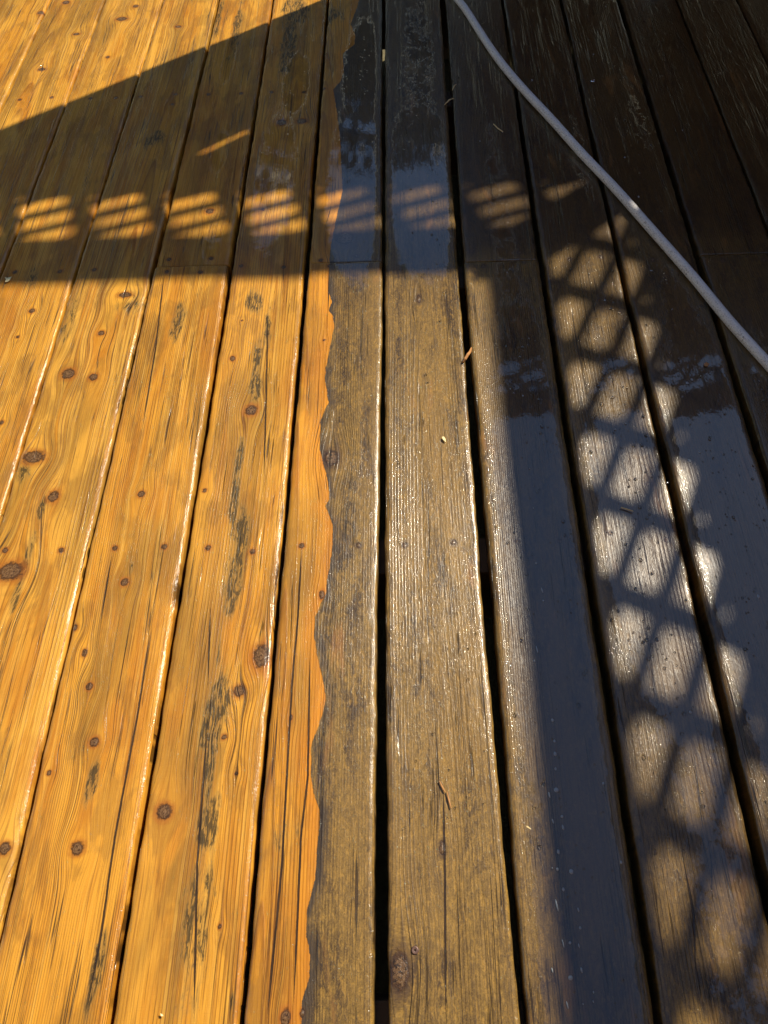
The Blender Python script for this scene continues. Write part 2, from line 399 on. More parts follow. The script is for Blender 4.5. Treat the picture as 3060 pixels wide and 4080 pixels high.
# ------------------------------------------------------------------ boards
YN, YF = -0.35, 2.58
def build_board(g0, g1, y0, y1, fine, zoff, seed, label=None, clean=1.0, pith=(0.0, 0.05), pitch=0.0048, tone=0.5, slope=0.03,
                endbev=(False, False)):
    if fine:
        dy = 0.0042
        ys = np.arange(y0, y1, dy); ys = np.append(ys, y1)
        e = np.array([0.0008, 0.002, 0.0035])
        ys = np.unique(np.concatenate([ys, y0 + e, y1 - e])); nt = 44
    else:
        ys = np.linspace(y0, y1, 40); nt = 8
    ny = len(ys)
    XL = edge(g0, 1, ys); XR = edge(g1, 0, ys)
    ph = seed * 3.1
    wobA = 0.0005 * np.sin(ys * 23 + ph) + 0.0004 * np.sin(ys * 61 + ph * 2) + 0.0003 * np.sin(ys * 140 + ph)
    wobB = 0.0005 * np.sin(ys * 19 + ph * 3) + 0.0004 * np.sin(ys * 53 + ph) + 0.0003 * np.sin(ys * 151 + ph * 5)
    XL = XL + wobA; XR = XR + wobB
    rr = 0.0056; ra_ = 0.0076
    arc = np.radians([0, 18, 35, 52, 70, 90]) if fine else np.radians([0, 45, 90])
    # cross-section given as (fraction across, offset x, z)
    sec = [(0, 0.0, -0.038), (0, 0.0, -0.016)]
    sec += [(0, ra_ * (1 - math.cos(a)), -rr + rr * math.sin(a)) for a in arc]
    us = np.linspace(0, 1, nt + 2)[1:-1]
    sec += [(u, None, 0.0) for u in us]
    sec += [(1, -ra_ * (1 - math.cos(a)), -rr + rr * math.sin(a)) for a in arc[::-1]]
    sec += [(1, 0.0, -0.016), (1, 0.0, -0.038)]
    nc = len(sec)
    X = np.zeros((ny, nc)); Z = np.zeros((ny, nc)); U = np.zeros((ny, nc))
    w = XR - XL
    for j, (u, ox, z) in enumerate(sec):
        if ox is None: X[:, j] = XL + ra_ + (w - 2 * ra_) * u
        else: X[:, j] = (XL if u == 0 else XR) + ox
        Z[:, j] = z
        U[:, j] = (X[:, j] - XL) / w
    cup = 0.0010 * (0.5 - rng.random()) * 2 - 0.0004
    top = Z > -0.006
    Z = Z + np.where(top, cup * (1 - (2 * U - 1) ** 2), 0) + zoff
    Y = np.repeat(ys[:, None], nc, 1)
    if fine:                                   # shallow real relief
        Z = Z + np.where(top, 0.00004 * np.sin(X * 160 + 3 * np.sin(Y * 4 + ph)) + 0.00025 * np.sin(Y * 7 + ph + X * 12), 0)
    for k, en in enumerate(endbev):
        if en:
            d = (Y - y0) if k == 0 else (y1 - Y)
            Z = Z - np.where(top, np.clip(0.0035 - d, 0, 1) ** 2 / 0.0035 * 0.8, 0)
    v = np.stack([X, Y, Z], -1).reshape(-1, 3)
    idx = np.arange(ny * nc).reshape(ny, nc)
    a = idx[:-1, :-1]; b = idx[:-1, 1:]; c = idx[1:, 1:]; d = idx[1:, :-1]
    q = np.stack([a, b, c, d], -1).reshape(-1, 4)
    qb = np.stack([idx[:-1, -1], idx[:-1, 0], idx[1:, 0], idx[1:, -1]], -1)
    quads = np.concatenate([q, qb])
    me = bpy.data.meshes.new('board')
    nq = len(quads)
    me.vertices.add(len(v)); me.vertices.foreach_set('co', v.ravel())
    loops = np.concatenate([quads.ravel(), idx[0, ::-1], idx[-1, :]])
    me.loops.add(len(loops)); me.loops.foreach_set('vertex_index', loops.astype(np.int32))
    me.polygons.add(nq + 2)
    ls = np.concatenate([np.arange(nq) * 4, [nq * 4, nq * 4 + nc]]); lt = np.concatenate([np.full(nq, 4), [nc, nc]])
    me.polygons.foreach_set('loop_start', ls.astype(np.int32)); me.polygons.foreach_set('loop_total', lt.astype(np.int32))
    sm = np.ones(nq + 2, dtype=bool); sm[-2:] = False
    me.polygons.foreach_set('use_smooth', sm)
    me.update(calc_edges=True); me.validate()
    # ---- growth-ring field, knots pushing the grain aside
    x = v[:, 0].copy(); y = v[:, 1].copy(); xm = float(np.mean((XL + XR) / 2))
    gx = x - xm
    xw = float(np.mean(w))
    gx = gx + 0.005 * np.sin(y * 1.7 + ph) + 0.0012 * np.sin(y * 5.7 + ph * 2)
    kdist = np.full(len(v), 4.0)
    lo, hi = xm - xw / 2, xm + xw / 2
    mine = [kk for kk in KN if lo - 0.004 < kk[0] < hi + 0.004 and y0 - 0.02 < kk[1] < y1 + 0.02]
    for kx, ky, ra, rb in mine:
        dx = x - kx; dyy = y - ky
        k = np.exp(-(dx / (2.0 * ra + .004)) ** 2 - (dyy / (3.2 * rb + .006)) ** 2)
        gx = gx - dx * 0.86 * k
        kdist = np.minimum(kdist, np.sqrt((dx / ra) ** 2 + (dyy / rb) ** 2))
    dep = np.abs(pith[1] + slope * (y - 1) + 0.006 * np.sin(y * 1.3 + ph) + 0.0012 * np.sin(y * 4.4 + ph))
    rad = np.sqrt((gx - pith[0]) ** 2 + dep ** 2)
    # ---- clean border
    if isinstance(clean, str):
        bx = np.interp(y, BORDER[:, 0], BORDER[:, 1]); csd = bx - x
    else: csd = np.full(len(v), 0.05 * (1 if clean > 0.5 else -1))
    stv = np.zeros(len(v))
    for sx, sy, rx, ry, k in ST:
        if lo - rx < sx < hi + rx: stv = np.maximum(stv, k * np.exp(-((x - sx) / rx) ** 2 - ((y - sy) / ry) ** 2) )
    for sx, sy in SCR:                                         # rusty halo round each screw
        if lo < sx < hi: kdist = np.minimum(kdist, 0.10 + np.sqrt((x - sx) ** 2 + (y - sy) ** 2) / 0.0054)
    cr = np.full((len(v), 3), 9.0)
    if (g0, g1) in CR:
        for i, ln in enumerate(CR[(g0, g1)]):
            if ln is None: continue
            xc = np.interp(y, ln[:, 0], ln[:, 1])
            s = np.clip(np.minimum(y - ln[0, 0], ln[-1, 0] - y) / 0.05, 0, 1)
            hw = 0.0013 * (0.04 + s)
            cr[:, i] = (x - xc) / hw
    # ---- water
    u = (x - (xm - xw / 2)) / xw
    inner = np.clip(np.minimum(u, 1 - u) / 0.16, 0, 1)
    pl = np.zeros(len(v)); we = np.zeros(len(v))
    sg = lambda a: 1 / (1 + np.exp(-np.clip(a, -30, 30)))
    for (cx, cy, rx, ry, k) in POOLS:
        if lo < cx < hi:
            dd = np.sqrt(((x - cx) / rx) ** 2 + ((y - cy) / ry) ** 2)
            pl = np.maximum(pl, k * sg((1 - dd) * 5))
    pl = pl * inner
    xc_ = xm
    base = 0.75 if xc_ < -0.1 else 0.62
    we[:] = base
    de = np.minimum(x - np.interp(y, ys, XL), np.interp(y, ys, XR) - x)
    we += np.clip((0.011 - de) / 0.004, 0, 1)
    tn = np.full(len(v), tone)
    # fence shade painted darker into the colour: right-hand side, and the far lengths beyond the butt joints
    soak_shade = np.full(len(v), 0.0)
    if xm > 0.1: soak_shade = sg((x - 0.30 + 0.05 * np.sin(y * 6)) * 30) * 0.75
    if xm > 0.1: soak_shade = np.maximum(soak_shade, sg((y - 1.16) * 60))
    elif xm > -0.2: soak_shade = 0.8 * sg((y - 1.30) * 12)
    soak_shade = np.maximum(soak_shade, np.clip(pl, 0, 1) * 0.88)  # wet darkening under the pools joins the same mask
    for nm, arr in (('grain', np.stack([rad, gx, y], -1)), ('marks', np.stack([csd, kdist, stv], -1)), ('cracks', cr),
                    ('wet', np.stack([we, pl, np.full(len(v), seed)], -1)), ('tone', np.stack([tn, soak_shade, np.full(len(v), pitch)], -1))):
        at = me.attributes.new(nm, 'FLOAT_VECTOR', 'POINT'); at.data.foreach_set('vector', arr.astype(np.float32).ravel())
    o = link('board', me, WOOD, deck)
    if label: o['label'] = label
    return o, (lo, hi, y0, y1, zoff, cup)

POOLS = [  # water standing on the boards: centre x, y, radius across, along, strength
 (-0.27, 1.42, 0.050, 0.26, .85), (-0.245, 1.78, 0.035, 0.14, .9), (-0.09, 1.40, 0.066, 0.32, 1.1), (-0.085, 1.80, 0.05, 0.26, 1.0),
 (0.045, 1.38, 0.085, 0.28, 1.2), (0.05, 1.85, 0.05, 0.35, .62), (0.20, 1.20, 0.03, 0.5, .62), (0.215, 0.50, 0.085, 0.52, 1.15), (0.215, -0.1, 0.085, 0.4, 1.1),
 (0.37, 0.55, 0.085, 0.36, 1.0), (0.37, 0.10, 0.06, 0.3, .62), (0.52, 0.52, 0.11, 0.46, 1.2), (0.38, 0.90, .05, .2, .75), (0.62, 0.30, 0.08, 0.6, 1.1),
 (0.50, 0.98, .03, .15, .8), (-0.40, 1.52, 0.02, 0.10, .8), (-0.42, 1.90, 0.016, 0.12, .95), (-0.38, 1.22, 0.02, 0.06, .9),
 (0.40, 1.45, 0.04, 0.18, .7), (.55, 1.6, .05, .2, .55)]
yj = lambda px, py: P(px, py)[1]
J = {(-3, -2): yj(760, 1059), (-1, 0): yj(1380, 1046), (1, 2): yj(2010, 1040), (4, 5): yj(2900, 1014)}
info = []
LBL = {(-1, 0): 'board half cleaned, with a wavy border between bright orange and grey brown wood',
       (-2, -1): 'cleaned orange board with black mildew streaks and knots', (0, 1): 'weathered grey brown board next to the cleaned half'}
PR = {  # pith offset, depth, ring pitch, tone, slope
 -7: (.02, .03, .005, .7, .02), -6: (-.02, .02, .0055, .8, .03), -5: (-.12, .02, .004, .6, .02), -4: (.03, .015, .0052, .75, .02), -3: (-.09, .03, .0036, .35, .02),
 -2: (.015, .012, .0058, .5, .016), -1: (-.06, .03, .0046, .15, .02), 0: (.0, .03, .0052, .4, .02), 1: (.09, .03, .0040, .4, .02),
 2: (.02, .02, .0055, .5, .02), 3: (-.08, .03, .005, .4, .02), 4: (.1, .02, .005, .4, .02), 5: (0, .02, .005, .4, .02)}
PR[-4] = (.02, .020, .0060, .75, .022)
cols = list(range(-15, 15))
for g in cols:
    fine = -7 <= g <= 5
    key = (g, g + 1)
    cl = 'border' if key == (-1, 0) else (1.0 if g < -1 else 0.0)
    pr = PR.get(g, (0.03, .03, .005, .5, .02))
    zo = (rng.random() - 0.5) * 0.0016
    segs = [(YN if fine else -1.45, YF, (False, False), zo)]
    if key in J:
        yy = J[key]
        segs = [(YN, yy - 0.0022, (False, True), zo + 0.0030), (yy + 0.0022, YF, (True, False), zo - 0.0010)]
    lab = LBL.get(key)
    if not lab and fine: lab = None
    for n, (a, b, eb, zz) in enumerate(segs):
        o, inf = build_board(g, g + 1, a, b, fine, zz, float((g + 16) * 1.37 + n * 5.1), lab, cl, (pr[0], pr[1]), pr[2],
                             pr[3] if n == 0 else min(1, pr[3] + .15), pr[4], eb)
        info.append((o, inf))
    if fine:
        zc = (rng.random() - 0.5) * 0.001
        o, inf = build_board(g, g + 1, -1.45, YN - 0.003, False, zc, float(g + 60), None, cl, (pr[0], pr[1]), pr[2], pr[3], pr[4])

# ------------------------------------------------------------------ screws, each a sub-part of its board
def screw_mesh():
    n = 14; vs = []; fs = []
    prof = [(0.0042, -0.0022), (0.0044, -0.0006), (0.0040, 0.0002), (0.0033, 0.0005)]
    for r_, z_ in prof:
        for i in range(n):
            a = 2 * math.pi * i / n; vs.append((r_ * math.cos(a), r_ * math.sin(a), z_))
    for k in range(len(prof) - 1):
        for i in range(n):
            fs.append((k * n + i, k * n + (i + 1) % n, (k + 1) * n + (i + 1) % n, (k + 1) * n + i))
    b = len(vs)                                   # cross-shaped recess
    for i in range(n):
        a = 2 * math.pi * i / n; rr = 0.0024 if i % 2 else 0.0011
        vs.append((rr * math.cos(a), rr * math.sin(a), 0.0004))
    for i in range(n): fs.append((3 * n + i, 3 * n + (i + 1) % n, b + (i + 1) % n, b + i))
    c = len(vs)
    for i in range(n):
        a = 2 * math.pi * i / n; rr = 0.0018 if i % 2 else 0.0008
        vs.append((rr * math.cos(a), rr * math.sin(a), -0.0022))
    for i in range(n): fs.append((b + i, b + (i + 1) % n, c + (i + 1) % n, c + i))
    fs.append(tuple(c + i for i in range(n)))
    return mesh('screw', vs, fs)
SCM = screw_mesh()
SCMAT = plain('rusty_screw', (0.115, 0.062, 0.045), 0.5, 0.5, 300, metal=0.3, coat=0.5)
SCM.materials.append(SCMAT)
SCB = SCM.copy(); SCB.materials.clear(); SCB.materials.append(plain('bare_steel', (0.75, 0.75, 0.72), 0.2, 0.1, 300, metal=1.0))
for sx, sy in SCR:
    for o, (lo, hi, y0, y1, zz, cup) in info:
        if lo < sx < hi and y0 < sy < y1:
            shiny = abs(sx - P(2362, 320)[0]) < 1e-6
            s = link('screw', SCB if shiny else SCM, None, o)
            if shiny: s['label'] = 'bare silvery screw head'; s.scale = (1.35, 1.35, 1.6); s.location = (sx, sy, zz + cup * (1 - (2 * (sx - lo) / (hi - lo) - 1) ** 2) + 0.0002)
            s.rotation_euler = (random.uniform(-.06, .06), random.uniform(-.06, .06), random.uniform(0, 6.28)); break

# ------------------------------------------------------------------ garden hose
def tube(pts, rad, n=16):
    pts = [Vector(p) for p in pts]; vs = []; fs = []
    for i, p in enumerate(pts):
        t_ = (pts[min(i + 1, len(pts) - 1)] - pts[max(i - 1, 0)]).normalized()
        s = t_.cross(Vector((0, 0, 1))).normalized(); u = s.cross(t_).normalized()
        for k in range(n):
            a = 2 * math.pi * k / n; vs.append(tuple(p + s * math.cos(a) * rad + u * math.sin(a) * rad))
    for i in range(len(pts) - 1):
        for k in range(n):
            a = i * n + k; b = i * n + (k + 1) % n; fs.append((a, b, b + n, a + n))
    fs.append(tuple(range(n))[::-1]); fs.append(tuple(range(len(vs) - n, len(vs))))
    return vs, fs
def smooth_path(c, n=12):
    c = [np.array(p) for p in c]; out = []
    c = [2 * c[0] - c[1]] + c + [2 * c[-1] - c[-2]]
    for i in range(1, len(c) - 2):
        for k in range(n):
            t_ = k / n; p0, p1, p2, p3 = c[i - 1:i + 3]
            out.append(0.5 * ((2 * p1) + (-p0 + p2) * t_ + (2 * p0 - 5 * p1 + 4 * p2 - p3) * t_ ** 2 + (-p0 + 3 * p1 - 3 * p2 + p3) * t_ ** 3))
    out.append(c[-2]); return out
HR = 0.0088
hp = [P(a, b, HR) for a, b in [(1828,0),(1888,90),(1960,203),(2033,297),(2116,391),(2206,485),(2314,610),(2446,745),(2569,886),(2741,1080),
                               (2813,1167),(2902,1277),(2985,1369),(3052,1443)]]
ext0 = [(hp[0][0] - 0.16, hp[0][1] + 0.12 + 0.25), (hp[0][0] - 0.07, hp[0][1] + 0.16)]
d_ = np.array(hp[-1]) - np.array(hp[-3])
ext1 = [tuple(np.array(hp[-1]) + d_ * k) for k in (1, 2.2, 3.4)]
path = smooth_path([(a, b, HR + 0.0006) for a, b in ext0 + hp + ext1])
def hose_material():
    t = NT('hose_rubber'); tc = t.n.new('ShaderNodeTexCoord').outputs['Object']
    n1 = t.noise(tc, 420, 3, 0.7); n2 = t.noise(tc, 35, 3, 0.6)
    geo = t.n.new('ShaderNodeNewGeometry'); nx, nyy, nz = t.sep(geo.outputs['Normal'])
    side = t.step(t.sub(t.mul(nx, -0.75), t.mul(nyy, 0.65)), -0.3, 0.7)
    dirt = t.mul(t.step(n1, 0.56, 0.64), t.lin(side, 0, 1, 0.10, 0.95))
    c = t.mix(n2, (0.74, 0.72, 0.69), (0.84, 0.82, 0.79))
    c = t.mix(t.mul(side, 0.45), c, (0.60, 0.51, 0.38))  # warm bounced light painted as tan on the lower-left side
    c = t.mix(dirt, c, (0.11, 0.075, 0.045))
    t.bsdf(Base_Color=c, Roughness=0.42, Coat_Weight=0.3, Coat_Roughness=0.2, Normal=t.bump(n1, 0.0006)); return t.m
pa = np.array(path)
for _ in range(40): pa[1:-1] = 0.5 * pa[1:-1] + 0.25 * (pa[:-2] + pa[2:])
path = [tuple(p) for p in pa]
v, f = tube(path, HR)
hose = link('garden_hose', mesh('garden_hose', v, f, True), hose_material())
tag(hose, 'off-white garden hose speckled with dirt, lying diagonally across the dark wet boards', 'hose')

# ------------------------------------------------------------------ fences that stand outside the frame and throw the shade
CSX = math.sin(SUN_AZ) / math.tan(SUN_EL); CSY = math.cos(SUN_AZ) / math.tan(SUN_EL)
T = 2.20
X0 = 0.174 + CSX * T; Y0 = 1.13 + CSY * T
PIT = 0.1553; LW = 0.036
def plank(name, p0, p1, wdt, thk, normal, mat, parent, off=0.0):
    p0 = Vector(p0); p1 = Vector(p1); n = Vector(normal); d = (p1 - p0).normalized(); s = d.cross(n)
    vs = []
    for p in (p0, p1):
        for a, b in ((-1, -1), (1, -1), (1, 1), (-1, 1)):
            vs.append(p + s * a * wdt / 2 + n * (off + b * thk / 2))
    fs = [(0, 3, 2, 1), (4, 5, 6, 7), (0, 1, 5, 4), (1, 2, 6, 5), (2, 3, 7, 6), (3, 0, 4, 7)]
    return link(name, mesh(name, vs, fs), mat, parent)
def lattice(parent, a0, a1, z0, z1, kA, kB, p, topt, normal):
    """laths on both diagonals of the strip a0..a1, z0..z1; topt maps (a, z) to a point"""
    for sgn, kk, off in ((1, kA, 0.004), (-1, kB, -0.004)):
        # line a - sgn*z = c
        cs = [a0 - sgn * z0, a1 - sgn * z0, a0 - sgn * z1, a1 - sgn * z1]
        n0 = math.ceil((min(cs) - kk) / p); n1 = math.floor((max(cs) - kk) / p)
        for n in range(n0, n1 + 1):
            c = kk + n * p
            pts = []
            for z in (z0, z1): pts.append((c + sgn * z, z))
            (aa, za), (ab, zb) = pts
            def clip(a, z, other):
                if a < a0: a, z = a0, sgn * (a0 - c)
                if a > a1: a, z = a1, sgn * (a1 - c)
                return a, z
            A = clip(aa, za, None); B = clip(ab, zb, None)
            if abs(A[0] - B[0]) < 0.01: continue
            plank('lath', topt(*A), topt(*B), LW, 0.007, normal, MAT['fence'], parent, off)

# side fence, plane x = X0
fs_ = tag(empty('privacy_fence', (X0, 0.6, 0)), 'brown timber privacy fence with a lattice top along the right edge of the deck', 'fence')
zl0, zl1 = (X0 - 0.468) / CSX, (X0 - 0.268) / CSX
hc = (0.301, 0.986); hz = (X0 - hc[0]) / CSX; hy = hc[1] + CSY * hz
lattice(fs_, -1.4, Y0 - 0.05, zl0 - 0.02, zl1 + 0.02, hy - hz + PIT / 2, hy + hz + PIT / 2, PIT, lambda a, z: (X0, a, z), (1, 0, 0))
m = MB(); m.box(X0 - 0.02, X0 + 0.02, -1.4, Y0 - 0.047, zl1, T); m.build('top_rail', MAT['fence'], fs_, bevel=0.002)
m = MB(); m.box(X0 - 0.02, X0 + 0.02, -1.4, Y0 - 0.047, zl0 - 0.09, zl0); m.build('middle_rail', MAT['fence'], fs_, bevel=0.002)
yb = -1.4; bm_ = None
while yb < Y0 - 0.02:
    m = MB(); m.box(X0 + 0.0205, X0 + 0.039, yb, min(yb + 0.139, Y0 + 0.02), 0.02, zl0 - 0.03)
    o = m.build('picket', MAT['fence'], fs_); yb += 0.1395
for py_ in (-1.35, 0.5):
    m = MB(); m.box(X0 + 0.041, X0 + 0.13, py_, py_ + 0.09, 0.0, T + 0.05); m.build('post', MAT['fence'], fs_, bevel=0.003)

# front fence, plane y = Y0, its left end beside the open gateway
ff = tag(empty('lattice_fence', (1.0, Y0, 0)), 'brown timber fence with a lattice top across the far end of the deck', 'fence')
zf0, zf1 = (Y0 - 1.395) / CSY, (Y0 - 1.228) / CSY
def sh2plane(x, y):
    z = (Y0 - y) / CSY; return x + CSX * z, z
# left end, slightly out of plumb
(xa, za) = sh2plane(-0.187, 2.129); (xb, zb) = sh2plane(-0.912, 1.592)
def xend(z): return xa + (xb - xa) * (z - za) / (zb - za)
gx_, gz_ = sh2plane(*P(415 * .7836, 650 + 235 * .7836)); kA = gx_ - gz_
gx2, gz2 = sh2plane(*P(730 * .7836, 650 + 215 * .7836)); kB = gx2 + gz2
lattice(ff, xend(T) + 0.09, X0 - 0.05, zf0 - 0.02, zf1 + 0.02, kA, kB, 0.158, lambda a, z: (a, Y0, z), (0, -1, 0))
m = MB(); m.box(xend(T) + 0.085, X0 - 0.047, Y0 - 0.02, Y0 + 0.02, zf1, T); m.build('top_rail', MAT['fence'], ff, bevel=0.002)
m = MB(); m.box(xend(T) + 0.085, X0 - 0.047, Y0 - 0.02, Y0 + 0.02, zf0 - 0.09, zf0); m.build('middle_rail', MAT['fence'], ff, bevel=0.002)
# end post
vs = []
for z in (0.0, T + 0.0):
    x_ = xend(z)
    for a, b in ((0, -0.045), (0.088, -0.045), (0.088, 0.045), (0, 0.045)): vs.append((x_ + a, Y0 + b, z))
link('post', mesh('post', vs, [(0,3,2,1),(4,5,6,7),(0,1,5,4),(1,2,6,5),(2,3,7,6),(3,0,4,7)]), MAT['fence'], ff)
slx, slz0 = sh2plane(-0.431, 1.497); slx2, slz1 = sh2plane(-0.301, 1.592); slx = (slx + slx2) / 2
zt = zf0 - 0.03
xb_ = xend(0) + 0.03
while xb_ < X0 - 0.02:
    xe = min(xb_ + 0.139, X0 + 0.02)
    m = MB()
    if xb_ < slx < xe:
        m.box(xb_, slx - 0.018, Y0 + 0.0205, Y0 + 0.039, 0.02, zt); o = m.build('picket', MAT['fence'], ff)
        m = MB(); m.box(slx + 0.018, xe, Y0 + 0.0205, Y0 + 0.039, 0.02, zt); o = m.build('picket', MAT['fence'], ff)
        m = MB(); m.box(slx - 0.05, slx + 0.05, Y0 + 0.0, Y0 + 0.020, 0.3, min(slz0, slz1)); m.build('batten', MAT['fence'], ff)
        m = MB(); m.box(slx - 0.05, slx + 0.05, Y0 + 0.0, Y0 + 0.020, max(slz0, slz1), zt - 0.07); m.build('batten', MAT['fence'], ff)
    else:
        m.box(xb_, xe, Y0 + 0.0205, Y0 + 0.039, 0.02, zt); m.build('picket', MAT['fence'], ff)
    xb_ = xe + 0.0005
lx, lz = sh2plane(-0.675, 1.79)
m = MB(); m.box(xend(lz) - 0.03, xend(lz) - 0.001, Y0 - 0.03, Y0 + 0.02, lz - 0.05, lz + 0.03); m.build('latch', MAT['joist'], ff, bevel=0.003)
# corner post
cp = tag(empty('corner_post', (X0, Y0, 0)), 'square brown post at the far right corner where both fences meet', 'post')
m = MB(); m.box(X0 - 0.045, X0 + 0.045, Y0 - 0.045, Y0 + 0.045, 0, T - 0.03); m.build('shaft', MAT['fence'], cp, bevel=0.003)
m = MB(); m.box(X0 - 0.052, X0 + 0.052, Y0 - 0.052, Y0 + 0.052, T - 0.029, T - 0.005); m.build('cap', MAT['fence'], cp, bevel=0.003)

# ------------------------------------------------------------------ trees behind the deck (only their reflection reaches the picture)
def tree(name, x, y, h, w, label):
    r = tag(empty(name, (x, y, -0.42)), label, 'tree', 'trees beyond the deck')
    tv, tf = [], []
    for i in range(7):
        zz = -0.42 + i / 6 * h * 0.8; rad = 0.16 * (1 - i / 7.5)
        for k in range(8):
            a = k * math.pi / 4; tv.append((x + rad * math.cos(a), y + rad * math.sin(a), zz))
    for i in range(6):
        for k in range(8): tf.append((i * 8 + k, i * 8 + (k + 1) % 8, i * 8 + 8 + (k + 1) % 8, i * 8 + 8 + k))
    link('trunk', mesh('trunk', tv, tf), MAT['bark'], r)
    g = np.random.default_rng(int(abs(x * 100 + y * 7))); n = 9000
    ctr = g.normal(size=(60, 3)) * [0.36, 0.36, 0.26] * np.array([w, w, h]) * 0.62 + [x, y, h * 0.48]
    p = ctr[g.integers(0, 60, n)] + g.normal(size=(n, 3)) * 0.22
    p[:, 2] = np.clip(p[:, 2], 0.0, h - 0.4 + 0.2 * np.sin(p[:, 0] * 7) )
    a = g.normal(size=(n, 3)); a /= np.linalg.norm(a, axis=1)[:, None]; b = np.cross(a, g.normal(size=(n, 3))); b /= np.linalg.norm(b, axis=1)[:, None]
    s = 0.09
    v = np.stack([p - a * s, p - b * s * .6, p + a * s, p + b * s * .6], 1).reshape(-1, 3)
    me = bpy.data.meshes.new('crown'); me.vertices.add(len(v)); me.vertices.foreach_set('co', v.ravel())
    me.loops.add(n * 4); me.loops.foreach_set('vertex_index', np.arange(n * 4, dtype=np.int32))
    me.polygons.add(n); me.polygons.foreach_set('loop_start', np.arange(n, dtype=np.int32) * 4); me.polygons.foreach_set('loop_total', np.full(n, 4, np.int32))
    me.update(calc_edges=True)
    link('crown', me, MAT['leaf'], r)
ORD = 'leftmost tree|second tree|third tree|fourth tree|fifth tree|sixth tree|seventh tree|last tree'.split('|')
for i, (az, d, el, w) in enumerate([(-62, 6, 50, 3.4), (-44, 6, 50, 3.4), (-28, 6.5, 47, 3.2), (-15, 8, 33, 3.0), (-5, 8.5, 32, 3.0), (6, 9, 32, 3.2), (17, 9, 32, 3.2), (30, 9.5, 32, 3.2)]):
    a = math.radians(az); tree('broadleaf_tree', d * math.sin(a), d * math.cos(a), d * math.tan(math.radians(el)), w,
                               ORD[i] + ' from the left of the dark green trees standing beyond the deck')

# ------------------------------------------------------------------ unseen house front added to cut skylight and bounce warm light
hs = tag(empty('sky_blocker', (0, -1.75, 0)), 'added tan house front at the near side of the deck, cuts skylight and bounces warm light', 'light blocker')
z = 0.0; cm_ = MB(); cm_.box(-5, 5, -1.80, -1.72, 0, 0.18)
for i in range(24):
    m = MB(); z0 = 0.02 + i * 0.19
    m.add([(-5, -1.70, z0), (5, -1.70, z0), (5, -1.68, z0), (-5, -1.68, z0), (-5, -1.70, z0 + 0.2), (5, -1.70, z0 + 0.2), (5, -1.694, z0 + 0.2), (-5, -1.694, z0 + 0.2)],
          [(0,3,2,1),(4,5,6,7),(0,1,5,4),(1,2,6,5),(2,3,7,6),(3,0,4,7)])
    m.build('blocker_clapboard', MAT['bounce_tan'], hs)
m = MB(); m.box(-5, 5, -1.9, -1.706, -0.4, 4.7); m.build('blocker_wall', MAT['bounce_tan'], hs)
m = MB(); m.box(-5.3, 5.3, -1.9, -0.85, 4.7, 4.85); m.build('blocker_eave', MAT['bounce_tan'], hs)

# ------------------------------------------------------------------ small things lying on the boards
def pxm(py): return 0.1515 / (228 + 0.0777 * py)            # metres per photograph pixel across the view at that height
def water_drop_material():
    t = NT('water_drop'); t.bsdf(Base_Color=(1, 1, 1), Roughness=0.02, IOR=1.33, Transmission_Weight=1.0); return t.m
def dome(m, x, y, z, a, b, h, ang, n=8):
    vs = []; ca, sa = math.cos(ang), math.sin(ang)
    for rr, hh in ((1, 0), (0.86, 0.55), (0.5, 0.88)):
        for i in range(n):
            t_ = 2 * math.pi * i / n; u = a * rr * math.cos(t_); w_ = b * rr * math.sin(t_)
            vs.append((x + u * ca - w_ * sa, y + u * sa + w_ * ca, z + h * hh))
    vs.append((x, y, z + h))
    fs = []
    for k in range(2):
        for i in range(n): fs.append((k * n + i, k * n + (i + 1) % n, (k + 1) * n + (i + 1) % n, (k + 1) * n + i))
    for i in range(n): fs.append((2 * n + i, 2 * n + (i + 1) % n, 3 * n))
    m.add(vs, fs)
def on_board(x, y, mrg=0.008):
    for o, (lo, hi, y0, y1, zz, cup) in info:
        if y0 < y < y1:
            g = None
            if lo + mrg + .004 < x < hi - mrg - .004: return zz
    return None
m = MB(); rd = random.Random(5); n = 0
while n < 1500:
    x = rd.gauss(0.42, 0.22); y = rd.uniform(0.1, 2.15)
    if x < -0.05: continue
    zz = on_board(x, y)
    if zz is None: continue
    dens = 0.25 + 0.75 * (math.sin(x * 37 + y * 5) * math.sin(y * 11 + x * 9) > 0.1)
    if rd.random() > dens: continue
    a = rd.choice([.0008, .001, .0013, .0018, .0026]) * rd.uniform(.8, 1.2)
    dome(m, x, y, zz - 0.0003, a, a * rd.uniform(.8, 1.5), a * 0.55 + .0003, 0, 7); n += 1
o = m.build('water_drops', water_drop_material(), None, True)
tag(o, 'clear beads of water scattered over the dark wet boards', 'water drops', None, 'stuff')

